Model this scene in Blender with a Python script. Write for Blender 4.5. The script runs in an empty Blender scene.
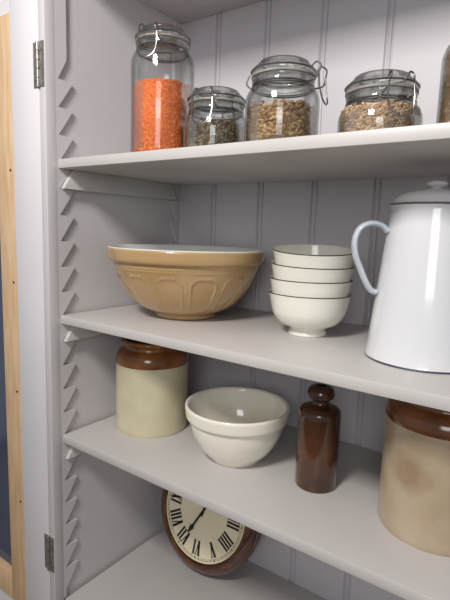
import bpy, bmesh, math, random
from mathutils import Vector, Matrix
random.seed(7)
scene = bpy.context.scene
scene.view_settings.view_transform = 'Standard'
OZ = 1.45            # camera height above room floor
COL = scene.collection
pi = math.pi

# ---------------------------------------------------------------- helpers
def lin(c):
    c = c/255.0
    return c/12.92 if c <= 0.04045 else ((c+0.055)/1.055)**2.4
def rgb(r, g, b): return (lin(r), lin(g), lin(b), 1)

def mat(name, col, rough=0.5, metal=0.0, col2=None, nscale=20, bump=0.0, bscale=60, coat=0.0, lo=0.35, hi=0.65, spec=0.5, detail=4, stretch=None):
    m = bpy.data.materials.new(name); m.use_nodes = True
    nt = m.node_tree; b = nt.nodes['Principled BSDF']
    b.inputs['Base Color'].default_value = col
    b.inputs['Roughness'].default_value = rough
    b.inputs['Metallic'].default_value = metal
    b.inputs['Coat Weight'].default_value = coat
    b.inputs['Coat Roughness'].default_value = 0.05
    b.inputs['Specular IOR Level'].default_value = spec
    tc = nt.nodes.new('ShaderNodeTexCoord')
    if col2 is not None:
        n = nt.nodes.new('ShaderNodeTexNoise'); n.inputs['Scale'].default_value = nscale
        n.inputs['Detail'].default_value = detail
        r = nt.nodes.new('ShaderNodeValToRGB')
        r.color_ramp.elements[0].position = lo; r.color_ramp.elements[1].position = hi
        r.color_ramp.elements[0].color = col; r.color_ramp.elements[1].color = col2
        if stretch:
            mp = nt.nodes.new('ShaderNodeMapping'); mp.inputs['Scale'].default_value = stretch
            nt.links.new(tc.outputs['Object'], mp.inputs['Vector']); nt.links.new(mp.outputs['Vector'], n.inputs['Vector'])
        else:
            nt.links.new(tc.outputs['Object'], n.inputs['Vector'])
        nt.links.new(n.outputs['Fac'], r.inputs['Fac'])
        nt.links.new(r.outputs['Color'], b.inputs['Base Color'])
    if bump > 0:
        n2 = nt.nodes.new('ShaderNodeTexNoise'); n2.inputs['Scale'].default_value = bscale
        bp = nt.nodes.new('ShaderNodeBump'); bp.inputs['Strength'].default_value = bump
        bp.inputs['Distance'].default_value = 0.002
        nt.links.new(tc.outputs['Object'], n2.inputs['Vector'])
        nt.links.new(n2.outputs['Fac'], bp.inputs['Height'])
        nt.links.new(bp.outputs['Normal'], b.inputs['Normal'])
    return m

def stain(m, centre, rad, col, amount=0.8):
    """soft irregular glaze stain around a point of the object"""
    nt = m.node_tree; b = nt.nodes['Principled BSDF']
    src = b.inputs['Base Color'].links[0].from_socket
    tc = nt.nodes.new('ShaderNodeTexCoord')
    n = nt.nodes.new('ShaderNodeTexNoise'); n.inputs['Scale'].default_value = 38; n.inputs['Detail'].default_value = 4
    nt.links.new(tc.outputs['Object'], n.inputs['Vector'])
    d = nt.nodes.new('ShaderNodeVectorMath'); d.operation = 'DISTANCE'; d.inputs[1].default_value = centre
    nt.links.new(tc.outputs['Object'], d.inputs[0])
    ad = nt.nodes.new('ShaderNodeMath'); ad.operation = 'MULTIPLY_ADD'; ad.inputs[1].default_value = rad*1.0
    nt.links.new(n.outputs['Fac'], ad.inputs[0]); nt.links.new(d.outputs['Value'], ad.inputs[2])
    mr = nt.nodes.new('ShaderNodeMapRange'); mr.inputs['From Min'].default_value = rad*0.9; mr.inputs['From Max'].default_value = rad*1.55
    mr.inputs['To Min'].default_value = amount; mr.inputs['To Max'].default_value = 0
    nt.links.new(ad.outputs[0], mr.inputs['Value'])
    mx = nt.nodes.new('ShaderNodeMix'); mx.data_type = 'RGBA'
    nt.links.new(mr.outputs['Result'], mx.inputs[0]); nt.links.new(src, mx.inputs[6]); mx.inputs[7].default_value = col
    nt.links.new(mx.outputs[2], b.inputs['Base Color'])

def wood(name, c1, c2, scale=(8, 8, 1), rough=0.4, coat=0.0):
    return mat(name, c1, rough, coat=coat, col2=c2, nscale=14, detail=8, stretch=scale, lo=0.35, hi=0.68)

def glass_mat(name, tint, edge, lo=0.04, hi=0.55):
    m = bpy.data.materials.new(name); m.use_nodes = True
    nt = m.node_tree; nt.nodes.clear()
    out = nt.nodes.new('ShaderNodeOutputMaterial')
    tr = nt.nodes.new('ShaderNodeBsdfTransparent'); gl = nt.nodes.new('ShaderNodeBsdfGlossy')
    gl.inputs['Roughness'].default_value = 0.03; gl.inputs['Color'].default_value = (1, 1, 1, 1)
    lw = nt.nodes.new('ShaderNodeLayerWeight'); lw.inputs['Blend'].default_value = 0.35
    cr = nt.nodes.new('ShaderNodeValToRGB')
    cr.color_ramp.elements[0].color = tint; cr.color_ramp.elements[1].color = edge
    cr.color_ramp.elements[0].position = 0.35; cr.color_ramp.elements[1].position = 1.0
    nt.links.new(lw.outputs['Facing'], cr.inputs['Fac']); nt.links.new(cr.outputs['Color'], tr.inputs['Color'])
    fr = nt.nodes.new('ShaderNodeFresnel'); fr.inputs['IOR'].default_value = 1.5
    mr = nt.nodes.new('ShaderNodeMapRange'); mr.inputs['From Min'].default_value = 0.0; mr.inputs['From Max'].default_value = 1
    mr.inputs['To Min'].default_value = lo - 0.02; mr.inputs['To Max'].default_value = hi
    nt.links.new(fr.outputs['Fac'], mr.inputs['Value'])
    mx = nt.nodes.new('ShaderNodeMixShader')
    nt.links.new(mr.outputs['Result'], mx.inputs['Fac']); nt.links.new(tr.outputs[0], mx.inputs[1]); nt.links.new(gl.outputs[0], mx.inputs[2])
    nt.links.new(mx.outputs[0], out.inputs['Surface'])
    return m

class B:
    def __init__(s): s.v = []; s.f = []; s.m = []; s.c = []
    def add(s, vs, fs, mi=0):
        o = len(s.v); s.v += [tuple(v) for v in vs]
        for f in fs: s.f.append(tuple(i+o for i in f)); s.m.append(mi)
    def box(s, x0, x1, y0, y1, z0, z1, mi=0):
        vs = [(x, y, z) for x in (x0, x1) for y in (y0, y1) for z in (z0, z1)]
        s.add(vs, [(0,1,3,2),(4,6,7,5),(0,4,5,1),(2,3,7,6),(0,2,6,4),(1,5,7,3)], mi)
    def tube(s, pts, ra, rb=None, ref=(0,0,1), n=8, closed=False, mi=0):
        rb = rb or ra
        P = [Vector(p) for p in pts]; N = len(P); vs = []
        prev = None
        for i, p in enumerate(P):
            if closed: t = P[(i+1) % N]-P[i-1]
            else: t = P[min(i+1, N-1)]-P[max(i-1, 0)]
            t.normalize()
            b = Vector(ref) if prev is None else prev
            b = b - t*b.dot(t)
            if b.length < 1e-5:
                b = Vector((1, 0, 0)) - t*t.x
            b.normalize(); prev = b
            nn = t.cross(b)
            for k in range(n):
                a = 2*pi*k/n
                vs.append(p + nn*ra*math.cos(a) + b*rb*math.sin(a))
        fs = []
        M = N if closed else N-1
        for i in range(M):
            j = (i+1) % N
            for k in range(n):
                l = (k+1) % n
                fs.append((i*n+k, i*n+l, j*n+l, j*n+k))
        if not closed:
            fs.append(tuple(range(n-1, -1, -1))); fs.append(tuple((N-1)*n+k for k in range(n)))
        s.add(vs, fs, mi)
    def lathe(s, prof, seg=96, mi=0, mfun=None, disp=None):
        vs = []; idx = []
        for i, (r, z) in enumerate(prof):
            if r < 1e-6:
                idx.append([len(vs)]*seg); vs.append((0, 0, z))
            else:
                row = []
                for k in range(seg):
                    a = 2*pi*k/seg
                    rr = r + (disp(i, a, r, z) if disp else 0)
                    row.append(len(vs)); vs.append((rr*math.cos(a), rr*math.sin(a), z))
                idx.append(row)
        o = len(s.v); s.v += vs
        for i in range(len(prof)-1):
            m_ = mfun(i, prof[i], prof[i+1]) if mfun else mi
            for k in range(seg):
                l = (k+1) % seg
                f = [idx[i][k], idx[i][l], idx[i+1][l], idx[i+1][k]]
                g = []
                for q in f:
                    if q not in g: g.append(q)
                if len(g) >= 3: s.f.append(tuple(q+o for q in g)); s.m.append(m_)
    def obj(s, name, mats, loc=(0,0,0), parent=None, smooth=True, angle=40, bevel=0, rot=None, props=None):
        me = bpy.data.meshes.new(name); me.from_pydata(s.v, [], s.f)
        for m in mats: me.materials.append(m)
        me.polygons.foreach_set('material_index', s.m)
        bm = bmesh.new(); bm.from_mesh(me)
        bmesh.ops.recalc_face_normals(bm, faces=bm.faces)
        if bevel > 0:
            es = [e for e in bm.edges if len(e.link_faces) == 2 and e.calc_face_angle(0) > 0.6]
            bmesh.ops.bevel(bm, geom=es, offset=bevel, segments=2, profile=0.5, affect='EDGES')
        bm.to_mesh(me); bm.free()
        if smooth:
            me.polygons.foreach_set('use_smooth', [True]*len(me.polygons))
            me.set_sharp_from_angle(angle=math.radians(angle))
        o = bpy.data.objects.new(name, me); COL.objects.link(o)
        o.location = loc
        if rot: o.rotation_euler = rot
        if parent: o.parent = parent
        for k, v in (props or {}).items(): o[k] = v
        return o

def empty(name, loc, rot=(0,0,0), **props):
    o = bpy.data.objects.new(name, None); COL.objects.link(o)
    o.empty_display_size = 0.03; o.location = loc; o.rotation_euler = rot
    for k, v in props.items(): o[k] = v
    return o

def cr(pts, n=6):
    out = []
    P = [Vector(p) for p in pts]
    for i in range(len(P)-1):
        p0 = P[max(i-1, 0)]; p1 = P[i]; p2 = P[i+1]; p3 = P[min(i+2, len(P)-1)]
        for k in range(n):
            t = k/n
            out.append(0.5*((2*p1)+(p2-p0)*t+(2*p0-5*p1+4*p2-p3)*t*t+(3*p1-p0-3*p2+p3)*t**3))
    out.append(P[-1]); return out
def crp(pts, n=6):
    return [(max(0, p.x), p.y) for p in cr([(a, b, 0) for a, b in pts], n)]

ST = dict(kind='structure')

# ---------------------------------------------------------------- materials
paint = mat('grey_paint', rgb(205,201,203), 0.5, col2=rgb(199,195,198), nscale=3, bump=0.06, bscale=120)
paint_back = mat('grey_paint_boards', rgb(204,201,205), 0.5, col2=rgb(198,195,200), nscale=3, bump=0.06, bscale=120)
paint_shelf = mat('shelf_paint', rgb(201,197,194), 0.40, col2=rgb(195,191,189), nscale=5, bump=0.05, bscale=90)
paint_white = mat('white_paint', rgb(222,219,223), 0.5, col2=rgb(216,213,217), nscale=3)
wallm = mat('wall_paint', rgb(228,225,228), 0.7, col2=rgb(221,218,221), nscale=2)
pine = wood('pine', rgb(224,194,158), rgb(206,168,126), (6,6,0.6), 0.45)
steel = mat('wire_steel', rgb(150,148,145), 0.28, 1.0, col2=rgb(125,122,118), nscale=80)
hinge_m = mat('hinge_steel', rgb(168,164,160), 0.35, 0.7, col2=rgb(140,136,132), nscale=90)
screw_m = mat('screw_dark', rgb(96,84,70), 0.4, 0.6, col2=rgb(76,66,56), nscale=90)
glass = glass_mat('jar_glass', (0.94,0.95,0.945,1), (0.34,0.37,0.36,1))
lidglass = glass_mat('lid_glass', (0.82,0.84,0.83,1), (0.24,0.26,0.26,1), lo=0.10, hi=0.7)
gasket_m = mat('rubber_seal', rgb(150,145,138), 0.6, col2=rgb(120,116,110), nscale=60)

# ---------------------------------------------------------------- levels
ZT, ZM, ZL, ZF, ZA = OZ+0.1275, OZ-0.1865, OZ-0.448, OZ-0.84, OZ+0.519
TH = 0.018; PER = 0.0523
XL = -0.855; XR = 0.34; YB = 0.965; YF = 0.598
RT = 0.008   # rack thickness
FY = 0.574   # face frame plane

# ---------------------------------------------------------------- structure
b = B()
prof = [(XL-0.02, YB)]
x = -0.872
while x < XR+0.05:
    prof += [(x-0.0085, YB), (x-0.006, YB+0.005), (x-0.0045, YB+0.005), (x-0.003, YB+0.0015), (x, YB), (x+0.003, YB+0.0015),
             (x+0.0045, YB+0.005), (x+0.006, YB+0.005), (x+0.0085, YB)]
    x += 0.136
prof = [p for p in prof if p[0] >= XL-0.02]
prof.append((prof[-1][0]+0.08, YB))
z0, z1 = OZ-0.95, OZ+0.75
vs = []; n = len(prof)
for (px, py) in prof: vs += [(px, py, z0), (px, py, z1)]
fs = [(2*i, 2*i+2, 2*i+3, 2*i+1) for i in range(n-1)]
xa, xb = prof[0][0], prof[-1][0]
o_ = len(vs); vs += [(xa, YB+0.02, z0), (xa, YB+0.02, z1), (xb, YB+0.02, z0), (xb, YB+0.02, z1)]
fs += [(o_, o_+1, o_+3, o_+2), (0, 1, o_+1, o_), (2*n-2, o_+2, o_+3, 2*n-1)]
b.add(vs, fs); b.obj('wall_back', [paint_back], smooth=True, angle=25, props=ST)

b = B(); b.box(XL-0.018, XL, 0.597, YB, OZ-0.95, OZ+0.75); b.obj('wall_left', [paint], smooth=False, props=ST)
b = B(); b.box(XR, XR+0.018, 0.565, YB, OZ-0.95, OZ+0.75); b.obj('wall_right', [paint], smooth=False, props=ST)
b = B(); b.box(-3, -0.877, 0.606, 0.62, 0, 2.5); b.obj('wall_front', [wallm], smooth=False, props=ST)
b = B(); b.box(-3, 3, -2.5, 1.0, -0.02, 0)
b.obj('floor', [wood('floor_boards', rgb(150,130,110), rgb(120,102,84), (1,8,1), 0.5)], smooth=False, props=ST)
b = B(); b.box(XL-0.018, XR+0.018, 0.60, YB, OZ+0.75, OZ+0.77); b.obj('ceiling', [paint], smooth=False, props=ST)
b = B(); b.box(-0.8645, XL+RT, FY, 0.5965, OZ-0.95, OZ+0.75)
b.obj('trim_1', [paint], bevel=0.0006, props=ST)

def rack(name, yb, valley, tip, zlo, zhi, ztop, plain):
    z00 = ZT-TH-0.039
    k0 = math.ceil((zlo-z00)/PER); k1 = math.floor((zhi-z00)/PER)
    d = 1 if tip > valley else -1
    loop = [(valley, zlo)]
    for k in range(k0, k1):
        zk = z00+k*PER
        loop += [(valley, zk), (tip-d*0.002, zk+PER-0.007), (tip, zk+PER-0.0015)]
    zt = z00+k1*PER
    loop += [(valley, zt), (plain-d*0.002, zt+0.035), (plain, zt+0.040), (plain, ztop)]
    b = B(); X0, X1 = XL, XL+RT
    vs = []
    for (y, z) in loop: vs += [(X0, y, z), (X1, y, z), (X0, yb, z), (X1, yb, z)]
    fs = []
    for i in range(len(loop)-1):
        a, c = 4*i, 4*i+4
        fs += [(a, a+1, c+1, c), (a+1, a+3, c+3, c+1), (a, c, c+2, a+2), (a+2, c+2, c+3, a+3)]
    e = 4*(len(loop)-1)
    fs += [(0, 2, 3, 1), (e, e+1, e+3, e+2)]
    b.add(vs, fs)
    return b.obj(name, [paint], smooth=False, props=ST)
rack('trim_2', 0.5965, 0.602, 0.6350, ZF+0.002, OZ+0.30, OZ+0.72, 0.622)
rack('trim_3', YB-0.0005, YB-0.007, YB-0.031, ZF+0.002, OZ+0.27, OZ+0.499, YB-0.028)

# door folded open + hinges
b = B(); b.box(-0.963, -0.8675, FY, 0.604, OZ-0.95, OZ+0.75)
door = b.obj('door_1', [paint_white], bevel=0.0012, props=ST)
for hz in (OZ+0.300, OZ-0.722):
    b = B()
    b.box(-0.8825, -0.8675, FY-0.0015, FY+0.0002, hz-0.041, hz+0.041)
    b.box(-0.8645, -0.8495, FY-0.0015, FY+0.0002, hz-0.041, hz+0.041)
    for i in range(5):
        c = hz-0.041+0.0164*i
        b.tube([(-0.866, FY-0.003, c+0.0006), (-0.866, FY-0.003, c+0.0158)], 0.0034, ref=(1,0,0), n=12)
    for zz in (-0.026, 0, 0.026):
        for xx in (-0.876, -0.856):
            b.tube([(xx, FY-0.0015, hz+zz), (xx, FY-0.0025, hz+zz)], 0.0025, ref=(1,0,0), n=12)
    b.obj('hinge', [hinge_m], parent=door, props=dict(label='steel butt hinge'))

# pine frame on the wall
pf = empty('picture_frame', (-1.15, 0.6055, OZ-0.93), label='pale pine framed glass panel hanging on white wall', category='picture frame')
def rel(b, name, mats, root, **k):
    return b.obj(name, mats, parent=root, **k)
b = B()
zt, zb = 0.42+0.93, 0.0
xr = 0.179; fw = 0.068
for (x0, x1, a, c) in ((xr-fw, xr, zb, zt), (-0.20, -0.132, zb, zt), (-0.132, xr-fw, zt-0.068, zt), (-0.132, xr-fw, zb, zb+0.068)):
    b.box(x0, x1, -0.024, 0.0, a, c)
rel(b, 'frame', [pine], pf, bevel=0.0015)
for zz in (0.28, 0.55, 0.80, 1.04):
    b = B()
    b.tube([(xr-0.018, -0.024, zz), (xr-0.018, -0.0248, zz)], 0.0030, ref=(1,0,0), n=12)
    rel(b, 'screw', [screw_m], pf)
b = B(); b.box(-0.134, xr-fw-0.002, -0.008, -0.002, zb+0.06, zt-0.06)
rel(b, 'pane', [mat('dark_pane', rgb(62,72,94), 0.12, col2=rgb(76,86,108), nscale=4)], pf)

# ---------------------------------------------------------------- shelves
names = [(ZA, 'painted grey shelf board high above the glass jars'),
         (ZT, 'painted grey shelf board holding glass clip-top jars'),
         (ZM, 'painted grey shelf board holding mixing bowl and enamel pot'),
         (ZL, 'painted grey shelf board holding stoneware jars and bottle'),
         (ZF, 'painted grey bottom board the clock stands on')]
for z, lb in names:
    b = B(); b.box(XL+RT+0.0007, XR-0.001, YF, YB-0.0005, z-TH, z)
    b.obj('shelf', [paint_shelf], bevel=0.0018, props=dict(label=lb, category='shelf', group='painted cupboard shelves'))
for z in (ZT, ZM, ZL):
    b = B()
    y0b, y0t, y1t, y1b = 0.6045, 0.6290, 0.9260, 0.9440
    zt_, zb_ = z-TH, z-TH-0.039
    P = [(y0b, zb_), (y0t, zt_), (y1t, zt_), (y1b, zb_)]
    vs = [(XL+0.001, y, zz) for y, zz in P]+[(XL+0.018, y, zz) for y, zz in P]
    b.add(vs, [(0,1,2,3),(7,6,5,4),(0,4,5,1),(1,5,6,2),(2,6,7,3),(3,7,4,0)])
    b.obj('shelf_cleat', [paint_shelf], bevel=0.001, props=dict(label='grey painted wooden cleat notched into toothed rack under shelf', category='shelf support', group='shelf cleats'))

# ---------------------------------------------------------------- glass jars
def colgrain(name):
    m = bpy.data.materials.new(name); m.use_nodes = True
    nt = m.node_tree; p = nt.nodes['Principled BSDF']; p.inputs['Roughness'].default_value = 0.55
    a = nt.nodes.new('ShaderNodeAttribute'); a.attribute_name = 'grain'
    nt.links.new(a.outputs['Color'], p.inputs['Base Color']); return m
grain_m = colgrain('grain_colours')

ICO = bmesh.new(); bmesh.ops.create_icosphere(ICO, subdivisions=1, radius=1)
ICO_V = [v.co.copy() for v in ICO.verts]; ICO_F = [tuple(v.index for v in f.verts) for f in ICO.faces]; ICO.free()

def grains(name, loc, R, h, size, n, cols, label, cat, uneven=0.004, core_k=0.7):
    V = []; F = []; C = []
    seg = 48
    core = B(); core.lathe([(0, 0.0), (R-size[0]*0.8, 0.0), (R-size[0]*0.8, h-size[0]*0.6), (0, h-size[0]*0.3)], seg)
    V += core.v; F += core.f
    cc = [sum(c[i] for c in cols)/len(cols)*core_k for i in range(3)]
    C += [(cc[0], cc[1], cc[2], 1)]*len(core.v)
    side = 2*pi*R*h; top = pi*R*R
    for i in range(n):
        if random.random() < side/(side+top):
            a = random.uniform(0, 2*pi); r = R-size[0]*0.85-abs(random.gauss(0, 0.0006))
            z = random.uniform(size[0]*0.8, h + random.uniform(-1, 1)*uneven)
        else:
            a = random.uniform(0, 2*pi); r = (R-size[0])*math.sqrt(random.random())
            z = h-size[0]*0.4 + uneven*math.sin(a*2+r*60)*0.8
        rot = Matrix.Rotation(random.uniform(0, 6.28), 3, 'X') @ Matrix.Rotation(random.uniform(0, 6.28), 3, 'Z')
        p = Vector((r*math.cos(a), r*math.sin(a), z)); o = len(V)
        sc = random.uniform(0.8, 1.15)
        for v in ICO_V:
            w = rot @ Vector((v.x*size[0]*sc, v.y*size[1]*sc, v.z*size[2]*sc))+p
            rr = math.hypot(w.x, w.y)
            if rr > R: w.x *= R/rr; w.y *= R/rr
            if w.z < 0: w.z = 0
            V.append(tuple(w))
        F += [tuple(q+o for q in f) for f in ICO_F]
        c = random.choice(cols); k = random.uniform(0.88, 1.10)
        C += [(c[0]*k, c[1]*k, c[2]*k, 1)]*len(ICO_V)
    me = bpy.data.meshes.new(name); me.from_pydata([tuple(v) for v in V], [], F)
    at = me.color_attributes.new('grain', 'FLOAT_COLOR', 'POINT')
    at.data.foreach_set('color', [q for c in C for q in c])
    me.materials.append(grain_m)
    me.polygons.foreach_set('use_smooth', [True]*len(me.polygons))
    o = bpy.data.objects.new(name, me); COL.objects.link(o); o.location = loc
    o['kind'] = 'stuff'; o['label'] = label; o['category'] = cat
    return o

def jar(x, y, R, H, rot, label, hs=None):
    root = empty('glass_jar', (x, y, ZT), (0, 0, rot), label=label, category='jar', group='clip-top glass jars')
    hb = H-0.024
    hs = hs or hb-0.038
    rn = R*0.80; w = 0.0028
    out = [(0, 0.003), (R*0.70, 0.002), (R*0.80, 0.0), (R*0.93, 0.0015), (R*0.985, 0.006), (R, 0.014), (R, hs*0.5), (R, hs), (R*0.985, hs+0.008),
           (R*0.93, hs+0.016), (R*0.85, hs+0.022), (rn, hs+0.026), (rn*0.99, hb-0.009), (rn*1.05, hb-0.006), (rn*1.05, hb-0.001), (rn, hb)]
    inn = [(rn-w, hb), (rn-w-0.001, hs+0.026), (R*0.85-w, hs+0.020), (R*0.93-w, hs+0.014), (R-w-0.001, hs+0.006), (R-w, hs-0.004), (R-w, 0.016),
           (R*0.94-w, 0.008), (R*0.7, 0.0065), (0, 0.007)]
    b = B(); b.lathe(out+inn, 72); rel(b, 'body', [glass], root, angle=50, props=dict(label='clear glass jar body'))
    b = B(); b.lathe([(rn-0.003, hb+0.0002), (rn+0.0035, hb+0.0002), (rn+0.0035, hb+0.0032), (rn-0.003, hb+0.0032), (rn-0.003, hb+0.0002)], 64)
    rel(b, 'rubber_seal', [gasket_m], root)
    rl = rn*1.06
    b = B(); b.lathe([(0, hb+0.005), (rn*0.85, hb+0.005), (rn*0.88, hb+0.0034), (rl-0.001, hb+0.0034), (rl, hb+0.005), (rl, hb+0.011), (rl-0.002, hb+0.014),
                      (rn*0.90, hb+0.018), (rn*0.84, H-0.001), (rn*0.80, H), (rn*0.74, H-0.001), (rn*0.70, H-0.005), (0, H-0.006)], 64)
    rel(b, 'lid', [lidglass], root, angle=50, props=dict(label='clear glass lid with wire around it'))
    b = B(); wr = 0.00125
    ring = lambda r, z, n=48: [(r*math.cos(2*pi*i/n), r*math.sin(2*pi*i/n), z) for i in range(n)]
    b.tube(ring(rl+wr, hb+0.009), wr, closed=True)
    b.tube(ring(rn+wr, hb-0.0115), wr, closed=True)
    b.tube(ring(rn+wr, hb-0.0145), wr, closed=True)
    f = -(rl+0.003)
    for sx in (-1, 1):
        b.tube(cr([(sx*0.010, rn+0.003, hb-0.012), (sx*0.011, rl+0.009, hb-0.004), (sx*0.010, rl+0.004, hb+0.009)], 5), wr)
        b.tube(cr([(sx*0.020, -(rn**2-0.02**2)**0.5-0.001, hb-0.013), (sx*0.021, f-0.006, hb-0.010), (sx*0.017, f-0.010, hb+0.000)], 5), wr)
        b.tube(cr([(sx*0.013, f+0.004, hb+0.009), (sx*0.013, f-0.004, hb+0.016), (sx*0.015, f-0.012, hb+0.010), (sx*0.017, f-0.010, hb+0.000)], 5), wr)
    b.tube(cr([(-0.017, f-0.010, hb), (-0.018, f-0.012, hb-0.018), (-0.014, f-0.016, hb-0.036), (0, f-0.018, hb-0.043), (0.014, f-0.016, hb-0.036),
               (0.018, f-0.012, hb-0.018), (0.017, f-0.010, hb)], 6), wr)
    rel(b, 'wire_clamp', [steel], root, props=dict(label='steel wire bail clamp'))
    return root
JY = 0.69
L = lambda r, g, b_: rgb(r, g, b_)[:3]
jar(-0.653, JY, 0.0582, 0.228, math.radians(18), 'tall clip-top glass jar full of orange lentils')
grains('red_lentils', (-0.653, JY, ZT+0.0075), 0.0552, 0.123, (0.0023, 0.0023, 0.0012), 9500,
       [L(250,142,66), L(243,126,52), L(252,156,84), L(236,116,48)], 'split orange lentils filling tall glass jar', 'lentils', 0.001, core_k=0.9)
jar(-0.533, JY+0.010, 0.0575, 0.109, math.radians(15), 'short clip-top glass jar with dark mixed seeds')
grains('mixed_seeds', (-0.533, JY+0.010, ZT+0.0075), 0.0545, 0.043, (0.0040, 0.0026, 0.0017), 1900,
       [L(120,104,78), L(90,78,58), L(154,136,106), L(78,66,50), L(130,112,84)], 'dark green and brown mixed seeds inside short jar', 'seeds', 0.003)
jar(-0.396, JY, 0.0580, 0.131, math.radians(98), 'medium clip-top glass jar with brown dried flakes')
grains('dried_flakes', (-0.396, JY, ZT+0.0075), 0.0550, 0.053, (0.0060, 0.0042, 0.0021), 1400,
       [L(184,146,102), L(160,122,80), L(198,164,120), L(142,106,70)], 'brown dried flakes heaped inside medium jar', 'dried food', 0.005)
jar(-0.243, JY+0.01, 0.0575, 0.090, math.radians(42), 'squat clip-top glass jar with beige grains')
grains('beige_grains', (-0.243, JY+0.01, ZT+0.0075), 0.0545, 0.037, (0.0034, 0.0022, 0.0017), 2600,
       [L(198,168,138), L(182,150,118), L(208,184,156), L(164,130,98)], 'beige and brown grains inside squat jar', 'grains', 0.002)
jar(-0.105, JY, 0.0575, 0.150, math.radians(10), 'clip-top glass jar with pale brown cereal')
grains('brown_cereal', (-0.105, JY, ZT+0.0075), 0.0545, 0.088, (0.0038, 0.0026, 0.0020), 2400,
       [L(196,160,116), L(176,138,96)], 'pale brown cereal inside glass jar', 'cereal', 0.003)

# ---------------------------------------------------------------- mixing bowl
cane = mat('cane_glaze', rgb(190,159,114), 0.17, col2=rgb(176,142,97), nscale=9, coat=0.5, lo=0.3, hi=0.75)
white_glaze = mat('white_glaze', rgb(226,228,224), 0.12, col2=rgb(218,220,216), nscale=6, coat=0.4)
outer = crp([(0.060, 0.0), (0.0655, 0.002), (0.066, 0.008), (0.072, 0.0120), (0.092, 0.0205), (0.1155, 0.041), (0.1335, 0.066), (0.1465, 0.092), (0.1530, 0.108),
             (0.1556, 0.117)], 7)
rim = crp([(0.1556, 0.117), (0.1612, 0.1185), (0.1645, 0.123), (0.1665, 0.137), (0.1665, 0.1425), (0.1640, 0.1450)], 4)[1:]
inner = crp([(0.1640, 0.1450), (0.1600, 0.1440), (0.150, 0.118), (0.136, 0.085), (0.113, 0.051), (0.082, 0.026), (0.045, 0.017), (0.0, 0.015)], 5)[1:]
prof = [(0, 0.004), (0.055, 0.004), (0.057, 0.0)]+outer+rim+inner
no = 3+len(outer); nr = len(rim)
NP = 13
def mbdisp(i, a, r, z):
    if i >= no or i < 6: return 0
    d = 0
    for zc in (0.1040, 0.1095):
        d += 0.0013*math.exp(-((z-zc)/0.0014)**2)
    z0_, z1_ = 0.018, 0.0985
    u = ((a*NP/(2*pi)) % 1)-0.5
    wid = 2*pi*r/NP
    ux = abs(u)*wid; zc = (z0_+z1_)/2
    hx = wid*0.37; hz = (z1_-z0_)/2-0.003; rad = hx*0.75
    qx = ux-(hx-rad); qz = abs(z-zc)*1.1-(hz-rad)
    sd = math.hypot(max(qx, 0), max(qz, 0))+min(max(qx, qz), 0)-rad
    d += 0.0024*math.exp(-(sd/0.0017)**2)
    if sd < 0: d -= 0.0007
    u2 = 0.5-abs(u); dd = u2*wid/0.006+abs(z-0.066)/0.010
    if dd < 1: d += 0.0018*(1-dd)
    return d
b = B(); b.lathe(prof, 480, mfun=lambda i, p, q: 0 if i < no+nr-3 else 1, disp=mbdisp)
b.obj('mixing_bowl', [cane, white_glaze], (-0.668, 0.788, ZM), rot=(0.0,0,0.1), angle=60, props=dict(label='large cane-coloured stoneware mixing bowl with embossed panels, white inside', category='mixing bowl'))

# ---------------------------------------------------------------- stacked bowls
porc = mat('cream_porcelain', rgb(236,234,223), 0.12, col2=rgb(231,229,218), nscale=8, coat=0.4)
blackline = mat('black_rim_line', rgb(52,50,48), 0.3, col2=rgb(68,64,60), nscale=50)
out_ = crp([(0.033, 0.0), (0.0355, 0.001), (0.0345, 0.006), (0.0315, 0.011), (0.037, 0.0142), (0.054, 0.0228), (0.0655, 0.038), (0.0705, 0.055), (0.0728, 0.0665), (0.0750, 0.0758)], 5)
inn_ = crp([(0.0740, 0.0770), (0.0716, 0.0665), (0.0692, 0.055), (0.0640, 0.039), (0.053, 0.0255), (0.034, 0.018), (0.0, 0.0155)], 5)
line = [(0.0756, 0.0767), (0.0752, 0.0775), (0.0747, 0.0776)]
bp_ = [(0, 0.005), (0.028, 0.005), (0.030, 0.0)]+out_+line+inn_
n_o = 3+len(out_)
b = B(); b.lathe(bp_, 96, mfun=lambda i, p, q: 1 if n_o-1 <= i <= n_o+1 else 0)
first = b.obj('porcelain_bowl', [porc, blackline], (-0.385, 0.805, ZM), angle=60)
labs = ['footed cream porcelain bowl with black rim, bottom of stack on shelf', 'cream porcelain bowl with thin black rim, nested in stack',
        'cream porcelain bowl with thin black rim, nested in stack', 'cream porcelain bowl with black rim, empty, topmost in stack']
ax1 = Vector((0.903, 0.430, 0)); ax2 = Vector((0.75, 0.66, 0)).normalized(); ax3 = Vector((0.97, 0.24, 0)).normalized()
offs = [(0, 0, 0, 0, ax1), (0.0005, 0.000, 0.0267, 0.6, ax3), (0.0005, 0.0012, 0.0530, 2.4, ax2), (0.0025, 0.0030, 0.0797, 5.4, ax1)]
for i in range(4):
    o = first if i == 0 else first.copy()
    if i: COL.objects.link(o)
    dx, dy, dz, tl, ax = offs[i]
    o.location = (-0.385+dx, 0.805+dy, ZM+dz)
    o.rotation_euler = Matrix.Rotation(math.radians(tl), 3, ax).to_euler()
    o['label'] = labs[i]; o['category'] = 'bowl'; o['group'] = 'stack of cream porcelain bowls'

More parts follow.
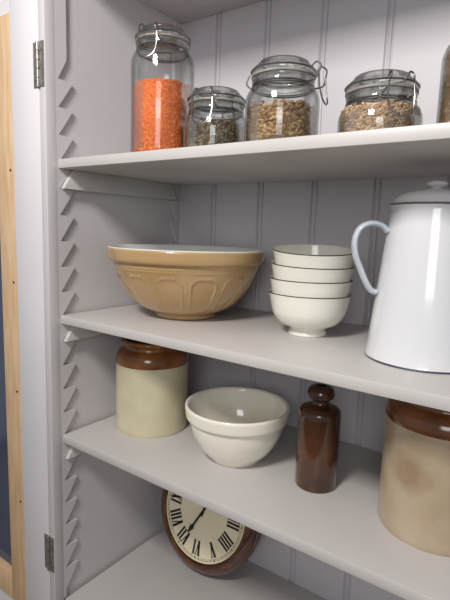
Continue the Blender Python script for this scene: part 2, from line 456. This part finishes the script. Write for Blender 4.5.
# ---------------------------------------------------------------- enamel coffee pot
enam = mat('white_enamel', rgb(222,223,226), 0.12, col2=rgb(217,218,222), nscale=5, coat=0.5)
enam_bright = mat('white_enamel_brightened', rgb(242,242,243), 0.2, col2=rgb(238,238,240), nscale=5, coat=0.2)  # pot enamel with lighter colour on lid and knob, offsets shade under the shelf
enam_dark = mat('dark_enamel_rim', rgb(58,64,78), 0.3, col2=rgb(80,86,100), nscale=40)
px_, py_ = -0.172, 0.765
hang = math.atan2(-0.50, -0.87)
pot = empty('enamel_coffee_pot', (px_, py_, ZM), (0, 0, hang), label='tall white enamel coffee pot with lid and loop handle', category='coffee pot')
Hc = 0.2315
body = [(0, 0.003), (0.078, 0.003), (0.080, 0.0), (0.0835, 0.0), (0.0843, 0.0015), (0.0837, 0.003), (0.0830, 0.0055), (0.0800, 0.040), (0.0745, 0.095), (0.0692, 0.150), (0.0640, 0.205),
        (0.0620, 0.223), (0.0618, 0.227), (0.0624, 0.229), (0.0624, 0.2305), (0.0605, Hc), (0.0590, 0.223), (0.060, 0.205), (0.070, 0.10), (0.078, 0.012), (0, 0.008)]
b = B(); b.lathe(body, 96, mfun=lambda i, p, q: 1 if i in (2, 3, 4) else 0)
rel(b, 'body', [enam, enam_dark], pot, angle=45)
b = B()
b.lathe([(0, Hc+0.0180), (0.030, Hc+0.014), (0.055, Hc+0.0005), (0.0643, Hc+0.0003), (0.0650, Hc+0.0009), (0.0645, Hc+0.0018), (0.0622, Hc+0.0026), (0.0590, Hc+0.0075), (0.0540, Hc+0.0125), (0.0455, Hc+0.0172),
         (0.033, Hc+0.0210), (0.018, Hc+0.0235), (0, Hc+0.0240)], 80, mfun=lambda i, p, q: 1 if 3 <= i <= 4 else 0)
lid = rel(b, 'lid', [enam_bright, enam_dark], pot, angle=50)
b = B(); b.lathe(crp([(0.007, Hc+0.0230), (0.0062, Hc+0.0250), (0.010, Hc+0.0275), (0.0145, Hc+0.0305), (0.0145, Hc+0.0330), (0.010, Hc+0.0355), (0.0, Hc+0.0365)], 4), 40)
rel(b, 'knob', [enam_bright], lid)
hp = [(0.0655, 0, 0.192), (0.076, 0, 0.201), (0.092, 0, 0.203), (0.106, 0, 0.195), (0.1125, 0, 0.178), (0.110, 0, 0.156), (0.101, 0, 0.134), (0.092, 0, 0.115), (0.083, 0, 0.102), (0.0745, 0, 0.100)]
b = B(); b.tube(cr(hp, 6), 0.0048, 0.0105, ref=(0, 1, 0), n=20)
rel(b, 'handle', [mat('enamel_handle', rgb(198,205,215), 0.12, col2=rgb(184,192,205), nscale=25, coat=0.4)], pot, angle=60)
b = B()
sp = cr([(-0.072, 0, 0.085), (-0.092, 0, 0.120), (-0.104, 0, 0.160), (-0.118, 0, 0.205), (-0.132, 0, 0.226)], 6)
vs = []; nS = len(sp); seg = 20
for i, p in enumerate(sp):
    t = i/(nS-1); r = 0.022*(1-t)+0.0095*t
    tt = (sp[min(i+1, nS-1)]-sp[max(i-1, 0)]).normalized(); bb = Vector((0, 1, 0)); nn = tt.cross(bb)
    for k in range(seg):
        a = 2*pi*k/seg; vs.append(p+nn*r*math.cos(a)+bb*r*math.sin(a))
fs = [(i*seg+k, i*seg+(k+1) % seg, (i+1)*seg+(k+1) % seg, (i+1)*seg+k) for i in range(nS-1) for k in range(seg)]
b.add(vs, fs); rel(b, 'spout', [enam], pot)

# ---------------------------------------------------------------- stoneware
stone = mat('stoneware_cream', rgb(210,203,174), 0.28, col2=rgb(198,188,156), nscale=12, coat=0.3, bump=0.12, bscale=40)
brown = mat('treacle_glaze', rgb(148,92,42), 0.15, col2=rgb(112,66,30), nscale=26, coat=0.5, bump=0.12, bscale=30, stretch=(1, 1, 0.35))
stone2 = mat('stoneware_tan', rgb(190,173,148), 0.3, col2=rgb(176,157,130), nscale=14, coat=0.3, bump=0.14, bscale=40, detail=5)
stain(stone2, (-0.026, -0.079, 0.108), 0.034, rgb(146,114,86), 0.65)
brown2 = mat('treacle_glaze_dark', rgb(142,88,48), 0.17, col2=rgb(106,62,34), nscale=26, coat=0.5, bump=0.1, bscale=30, stretch=(1, 1, 0.35))
def stonejar(x, y, R, H, split, mats, label):
    o = [(0, 0.003), (R*0.90, 0.003), (R*0.92, 0.0), (R*0.975, 0.0), (R, 0.005), (R, 0.012), (R*0.997, 0.035), (R, 0.07), (R, split-0.001), (R*1.010, split+0.001), (R*1.010, split+0.006)]
    sh = crp([(R*1.006, H-0.050), (R*0.995, H-0.038), (R*0.95, H-0.028), (R*0.86, H-0.022), (R*0.80, H-0.019), (R*0.79, H-0.012), (R*0.850, H-0.009), (R*0.86, H-0.003), (R*0.82, H)], 4)
    i_ = [(R*0.74, H-0.001), (R*0.72, H-0.02), (R*0.86, H-0.040), (R*0.90, H-0.06), (R*0.90, 0.012), (0, 0.010)]
    P = o+sh+i_
    b = B(); b.lathe(P, 96, mfun=lambda i, p, q: 0 if (q[1] <= split+0.0011 and i < len(o)) else 1)
    return b.obj('stoneware_jar', mats, (x, y, ZL), angle=45, props=dict(label=label, category='stoneware jar', group='two-tone stoneware jars'))
stonejar(-0.741, 0.762, 0.0805, 0.204, 0.151, [stone, brown], 'cream stoneware jar with glossy brown shoulder beside cream bowl')
stonejar(-0.132, 0.768, 0.0835, 0.222, 0.172, [stone2, brown2], 'tan stained stoneware jar with brown glazed top beside bottle')

# cream pudding bowl
P = [(0, 0.004), (0.044, 0.004), (0.046, 0.0)]+crp([(0.050, 0.0), (0.0525, 0.003), (0.058, 0.009), (0.073, 0.026), (0.0860, 0.050), (0.0925, 0.070), (0.0945, 0.083)], 5)+\
    crp([(0.0992, 0.0838), (0.1015, 0.087), (0.1030, 0.098), (0.1035, 0.106), (0.1018, 0.1095), (0.0985, 0.1095)], 4) +\
    crp([(0.0960, 0.106), (0.092, 0.088), (0.083, 0.056), (0.068, 0.030), (0.046, 0.013), (0.0, 0.010)], 5)
b = B(); b.lathe(P, 120)
b.obj('pudding_bowl', [mat('cream_glaze', rgb(247,243,230), 0.08, col2=rgb(242,237,222), nscale=7, coat=0.7)], (-0.503, 0.757, ZL), angle=50,
      props=dict(label='cream glazed pudding bowl with rolled rim, empty, beside brown bottle', category='bowl'))

# bottle
botm = mat('salt_glaze_brown', rgb(84,49,28), 0.16, col2=rgb(62,35,21), nscale=20, coat=0.6, bump=0.12, bscale=60)
R = 0.0372
P = [(0, 0.003), (R*0.85, 0.003), (R*0.88, 0.0), (R*0.97, 0.0005), (R, 0.004), (R, 0.06), (R, 0.128)] + \
    crp([(R*0.998, 0.132), (R*0.965, 0.1395), (R*0.84, 0.1450), (R*0.62, 0.1485), (R*0.47, 0.1515), (R*0.43, 0.1565), (R*0.46, 0.1600), (R*0.61, 0.1630), (R*0.65, 0.1695), (R*0.58, 0.1780), (R*0.42, 0.1825), (R*0.24, 0.1835)], 4) + \
    [(R*0.22, 0.178), (R*0.22, 0.150), (0, 0.148)]
b = B(); b.lathe(P, 80)
b.obj('stoneware_bottle', [botm], (-0.331, 0.762, ZL), angle=50, props=dict(label='small dark brown glazed stoneware bottle with bulbous lip', category='bottle'))

# ---------------------------------------------------------------- clock
KS = 1.085; CD = 0.040
CR = 0.135*KS; ca = math.radians(16)
clock = empty('wall_clock', (-0.665, YB-(CD+0.001)*KS*math.cos(ca)-CR*0.98*math.sin(ca), ZF+CR*0.985*math.cos(ca)+CD*KS*math.sin(ca)), (-ca, 0, 0), label='round dark wooden clock with roman numerals leaning against boards', category='clock')
clock.scale = (KS, KS, KS)
cw = wood('dark_oak', rgb(104,56,30), rgb(58,29,17), (3,3,3), 0.16, 0.7)
RX = Matrix.Rotation(pi/2, 4, 'X')
def tf(b, M): b.v = [tuple(M @ Vector(v)) for v in b.v]; return b
b = B(); b.lathe([(0.02, -CD), (0.122, -CD), (0.131, -CD+0.004), (0.133, -0.020), (0.131, -0.012), (0.135, -0.006), (0.135, 0.002), (0.131, 0.009), (0.126, 0.012), (0.122, 0.0165), (0.118, 0.0175), (0.1145, 0.0160), (0.1135, 0.010), (0.02, 0.008), (0.02, -CD)], 96)
tf(b, RX); rel(b, 'case', [cw], clock, angle=35, props=dict(label='turned dark wood case'))
b = B(); b.lathe([(0.110, 0.013), (0.111, 0.015), (0.113, 0.0168), (0.1155, 0.0160), (0.1155, 0.0135), (0.110, 0.013)], 96)
tf(b, RX); rel(b, 'bezel', [mat('brass', rgb(130,98,58), 0.35, 1.0, col2=rgb(98,70,40), nscale=40)], clock)
b = B(); b.lathe([(0, 0.012), (0.113, 0.012), (0.113, 0.0125), (0, 0.0125)], 96)
tf(b, RX); rel(b, 'dial', [mat('dial_cream', rgb(252,242,212), 0.45, col2=rgb(245,232,196), nscale=15)], clock, angle=30)
ink = mat('dial_ink', rgb(20,18,17), 0.5, col2=rgb(28,25,23), nscale=60)
b = B()
def ring2(b, r0, r1, y, n=96):
    vs = []
    for k in range(n):
        a = 2*pi*k/n; vs += [(r0*math.cos(a), y, r0*math.sin(a)), (r1*math.cos(a), y, r1*math.sin(a))]
    b.add(vs, [(2*k, 2*k+1, (2*k+3) % (2*n), (2*k+2) % (2*n)) for k in range(n)])
ring2(b, 0.1050, 0.1056, -0.0129); ring2(b, 0.1015, 0.1021, -0.0129)
for k in range(60):
    a = 2*pi*k/60; w = 0.0013 if k % 5 == 0 else 0.0004
    c, s = math.cos(a), math.sin(a)
    b.add([(r*c-q*s, -0.0129, r*s+q*c) for r, q in ((0.1018, -w), (0.1052, -w), (0.1052, w), (0.1018, w))], [(0,1,2,3)])
rel(b, 'minute_track', [ink], clock, smooth=False)
NUM = ['XII','I','II','III','IIII','V','VI','VII','VIII','IX','X','XI']
h = 0.032
def stroke(b, x0, x1, w, y0=0, y1=h):
    b.add([(x0-w/2, 0, y0), (x0+w/2, 0, y0), (x1+w/2, 0, y1), (x1-w/2, 0, y1)], [(0,1,2,3)])
W = {'I': 0.0076, 'V': 0.0142, 'X': 0.0146}
for k, s in enumerate(NUM):
    b = B(); tot = sum(W[c] for c in s); x = -tot/2; lay = 0
    for c in s:
        w = W[c]; m_ = x+w/2
        if c == 'I':
            stroke(b, m_, m_, 0.0048); sr = [(m_, 0), (m_, h)]
        elif c == 'V':
            stroke(b, m_, m_-0.0043, 0.0056); stroke(b, m_, m_+0.0043, 0.0024); sr = [(m_-0.0043, h), (m_+0.0043, h)]
        else:
            stroke(b, m_+0.0043, m_-0.0043, 0.0056); stroke(b, m_-0.0043, m_+0.0043, 0.0024); sr = [(m_-0.0043, h), (m_+0.0043, h), (m_-0.0043, 0), (m_+0.0043, 0)]
        for sx, sy in sr:
            a0, a1 = (sy-0.0013, sy) if sy > 0 else (0, 0.0013)
            b.add([(sx-0.0034, 0, a0), (sx+0.0034, 0, a0), (sx+0.0034, 0, a1), (sx-0.0034, 0, a1)], [(0,1,2,3)])
        x += w
    a = 2*pi*k/12
    M = Matrix.Rotation(a, 4, 'Y') @ Matrix.Translation((0, -0.0130, 0.0660))
    tf(b, M); rel(b, 'numeral', [ink], clock, smooth=False)
def hand(ang, Ln, w, y, name):
    b = B()
    pts = [(-w*0.6, -0.014), (w*0.6, -0.014), (w*0.5, Ln*0.6), (w*1.3, Ln*0.72), (0, Ln), (-w*1.3, Ln*0.72), (-w*0.5, Ln*0.6)]
    n = len(pts)
    vs = [(p, y, q) for p, q in pts]+[(p, y-0.0008, q) for p, q in pts]
    b.add(vs, [tuple(range(n)), tuple(range(2*n-1, n-1, -1))]+[(i, (i+1) % n, n+(i+1) % n, n+i) for i in range(n)])
    tf(b, Matrix.Rotation(ang, 4, 'Y')); rel(b, name, [ink], clock, smooth=False)
hand(2*pi*34.5/60, 0.070, 0.0042, -0.0152, 'minute_hand')
hand(2*pi*0.57/12, 0.045, 0.0055, -0.0138, 'hour_hand')

# ---------------------------------------------------------------- light
w = bpy.data.worlds.new('world'); scene.world = w; w.use_nodes = True
w.node_tree.nodes['Background'].inputs['Color'].default_value = (0.98, 0.98, 1.0, 1)
w.node_tree.nodes['Background'].inputs['Strength'].default_value = 0.28
def area(name, loc, target, sx, sy, power, col):
    l = bpy.data.lights.new(name, 'AREA'); l.shape = 'RECTANGLE'; l.size = sx; l.size_y = sy; l.energy = power; l.color = col
    o = bpy.data.objects.new(name, l); COL.objects.link(o); o.location = loc
    o.rotation_euler = (Vector(target)-Vector(loc)).to_track_quat('-Z', 'Y').to_euler(); return o
area('ceiling_light', (-0.35, -0.42, OZ+0.86), (-0.45, 0.9, OZ+0.05), 0.30, 0.24, 20, (1.0, 0.965, 0.925))
area('window_light', (0.6, -1.6, OZ+0.50), (-0.5, 0.9, OZ+0.1), 0.8, 0.8, 12, (0.965, 0.975, 1.0))

# ---------------------------------------------------------------- camera
cd = bpy.data.cameras.new('camera'); cam = bpy.data.objects.new('camera', cd); COL.objects.link(cam)
cd.sensor_fit = 'VERTICAL'; cd.sensor_height = 36; cd.sensor_width = 27; cd.lens = 480/600*36
cd.clip_start = 0.02
Xc = Vector((0.8098, 0.5857, 0.0332)); Yc = Vector((-0.1116, 0.0982, 0.9889))
Xc.normalize(); Yc = (Yc-Xc*Yc.dot(Xc)).normalized(); Zc = Xc.cross(Yc)
M = Matrix((Xc, Yc, Zc)).transposed().to_4x4(); M.translation = (0, 0, OZ)
cam.matrix_world = M
scene.camera = cam
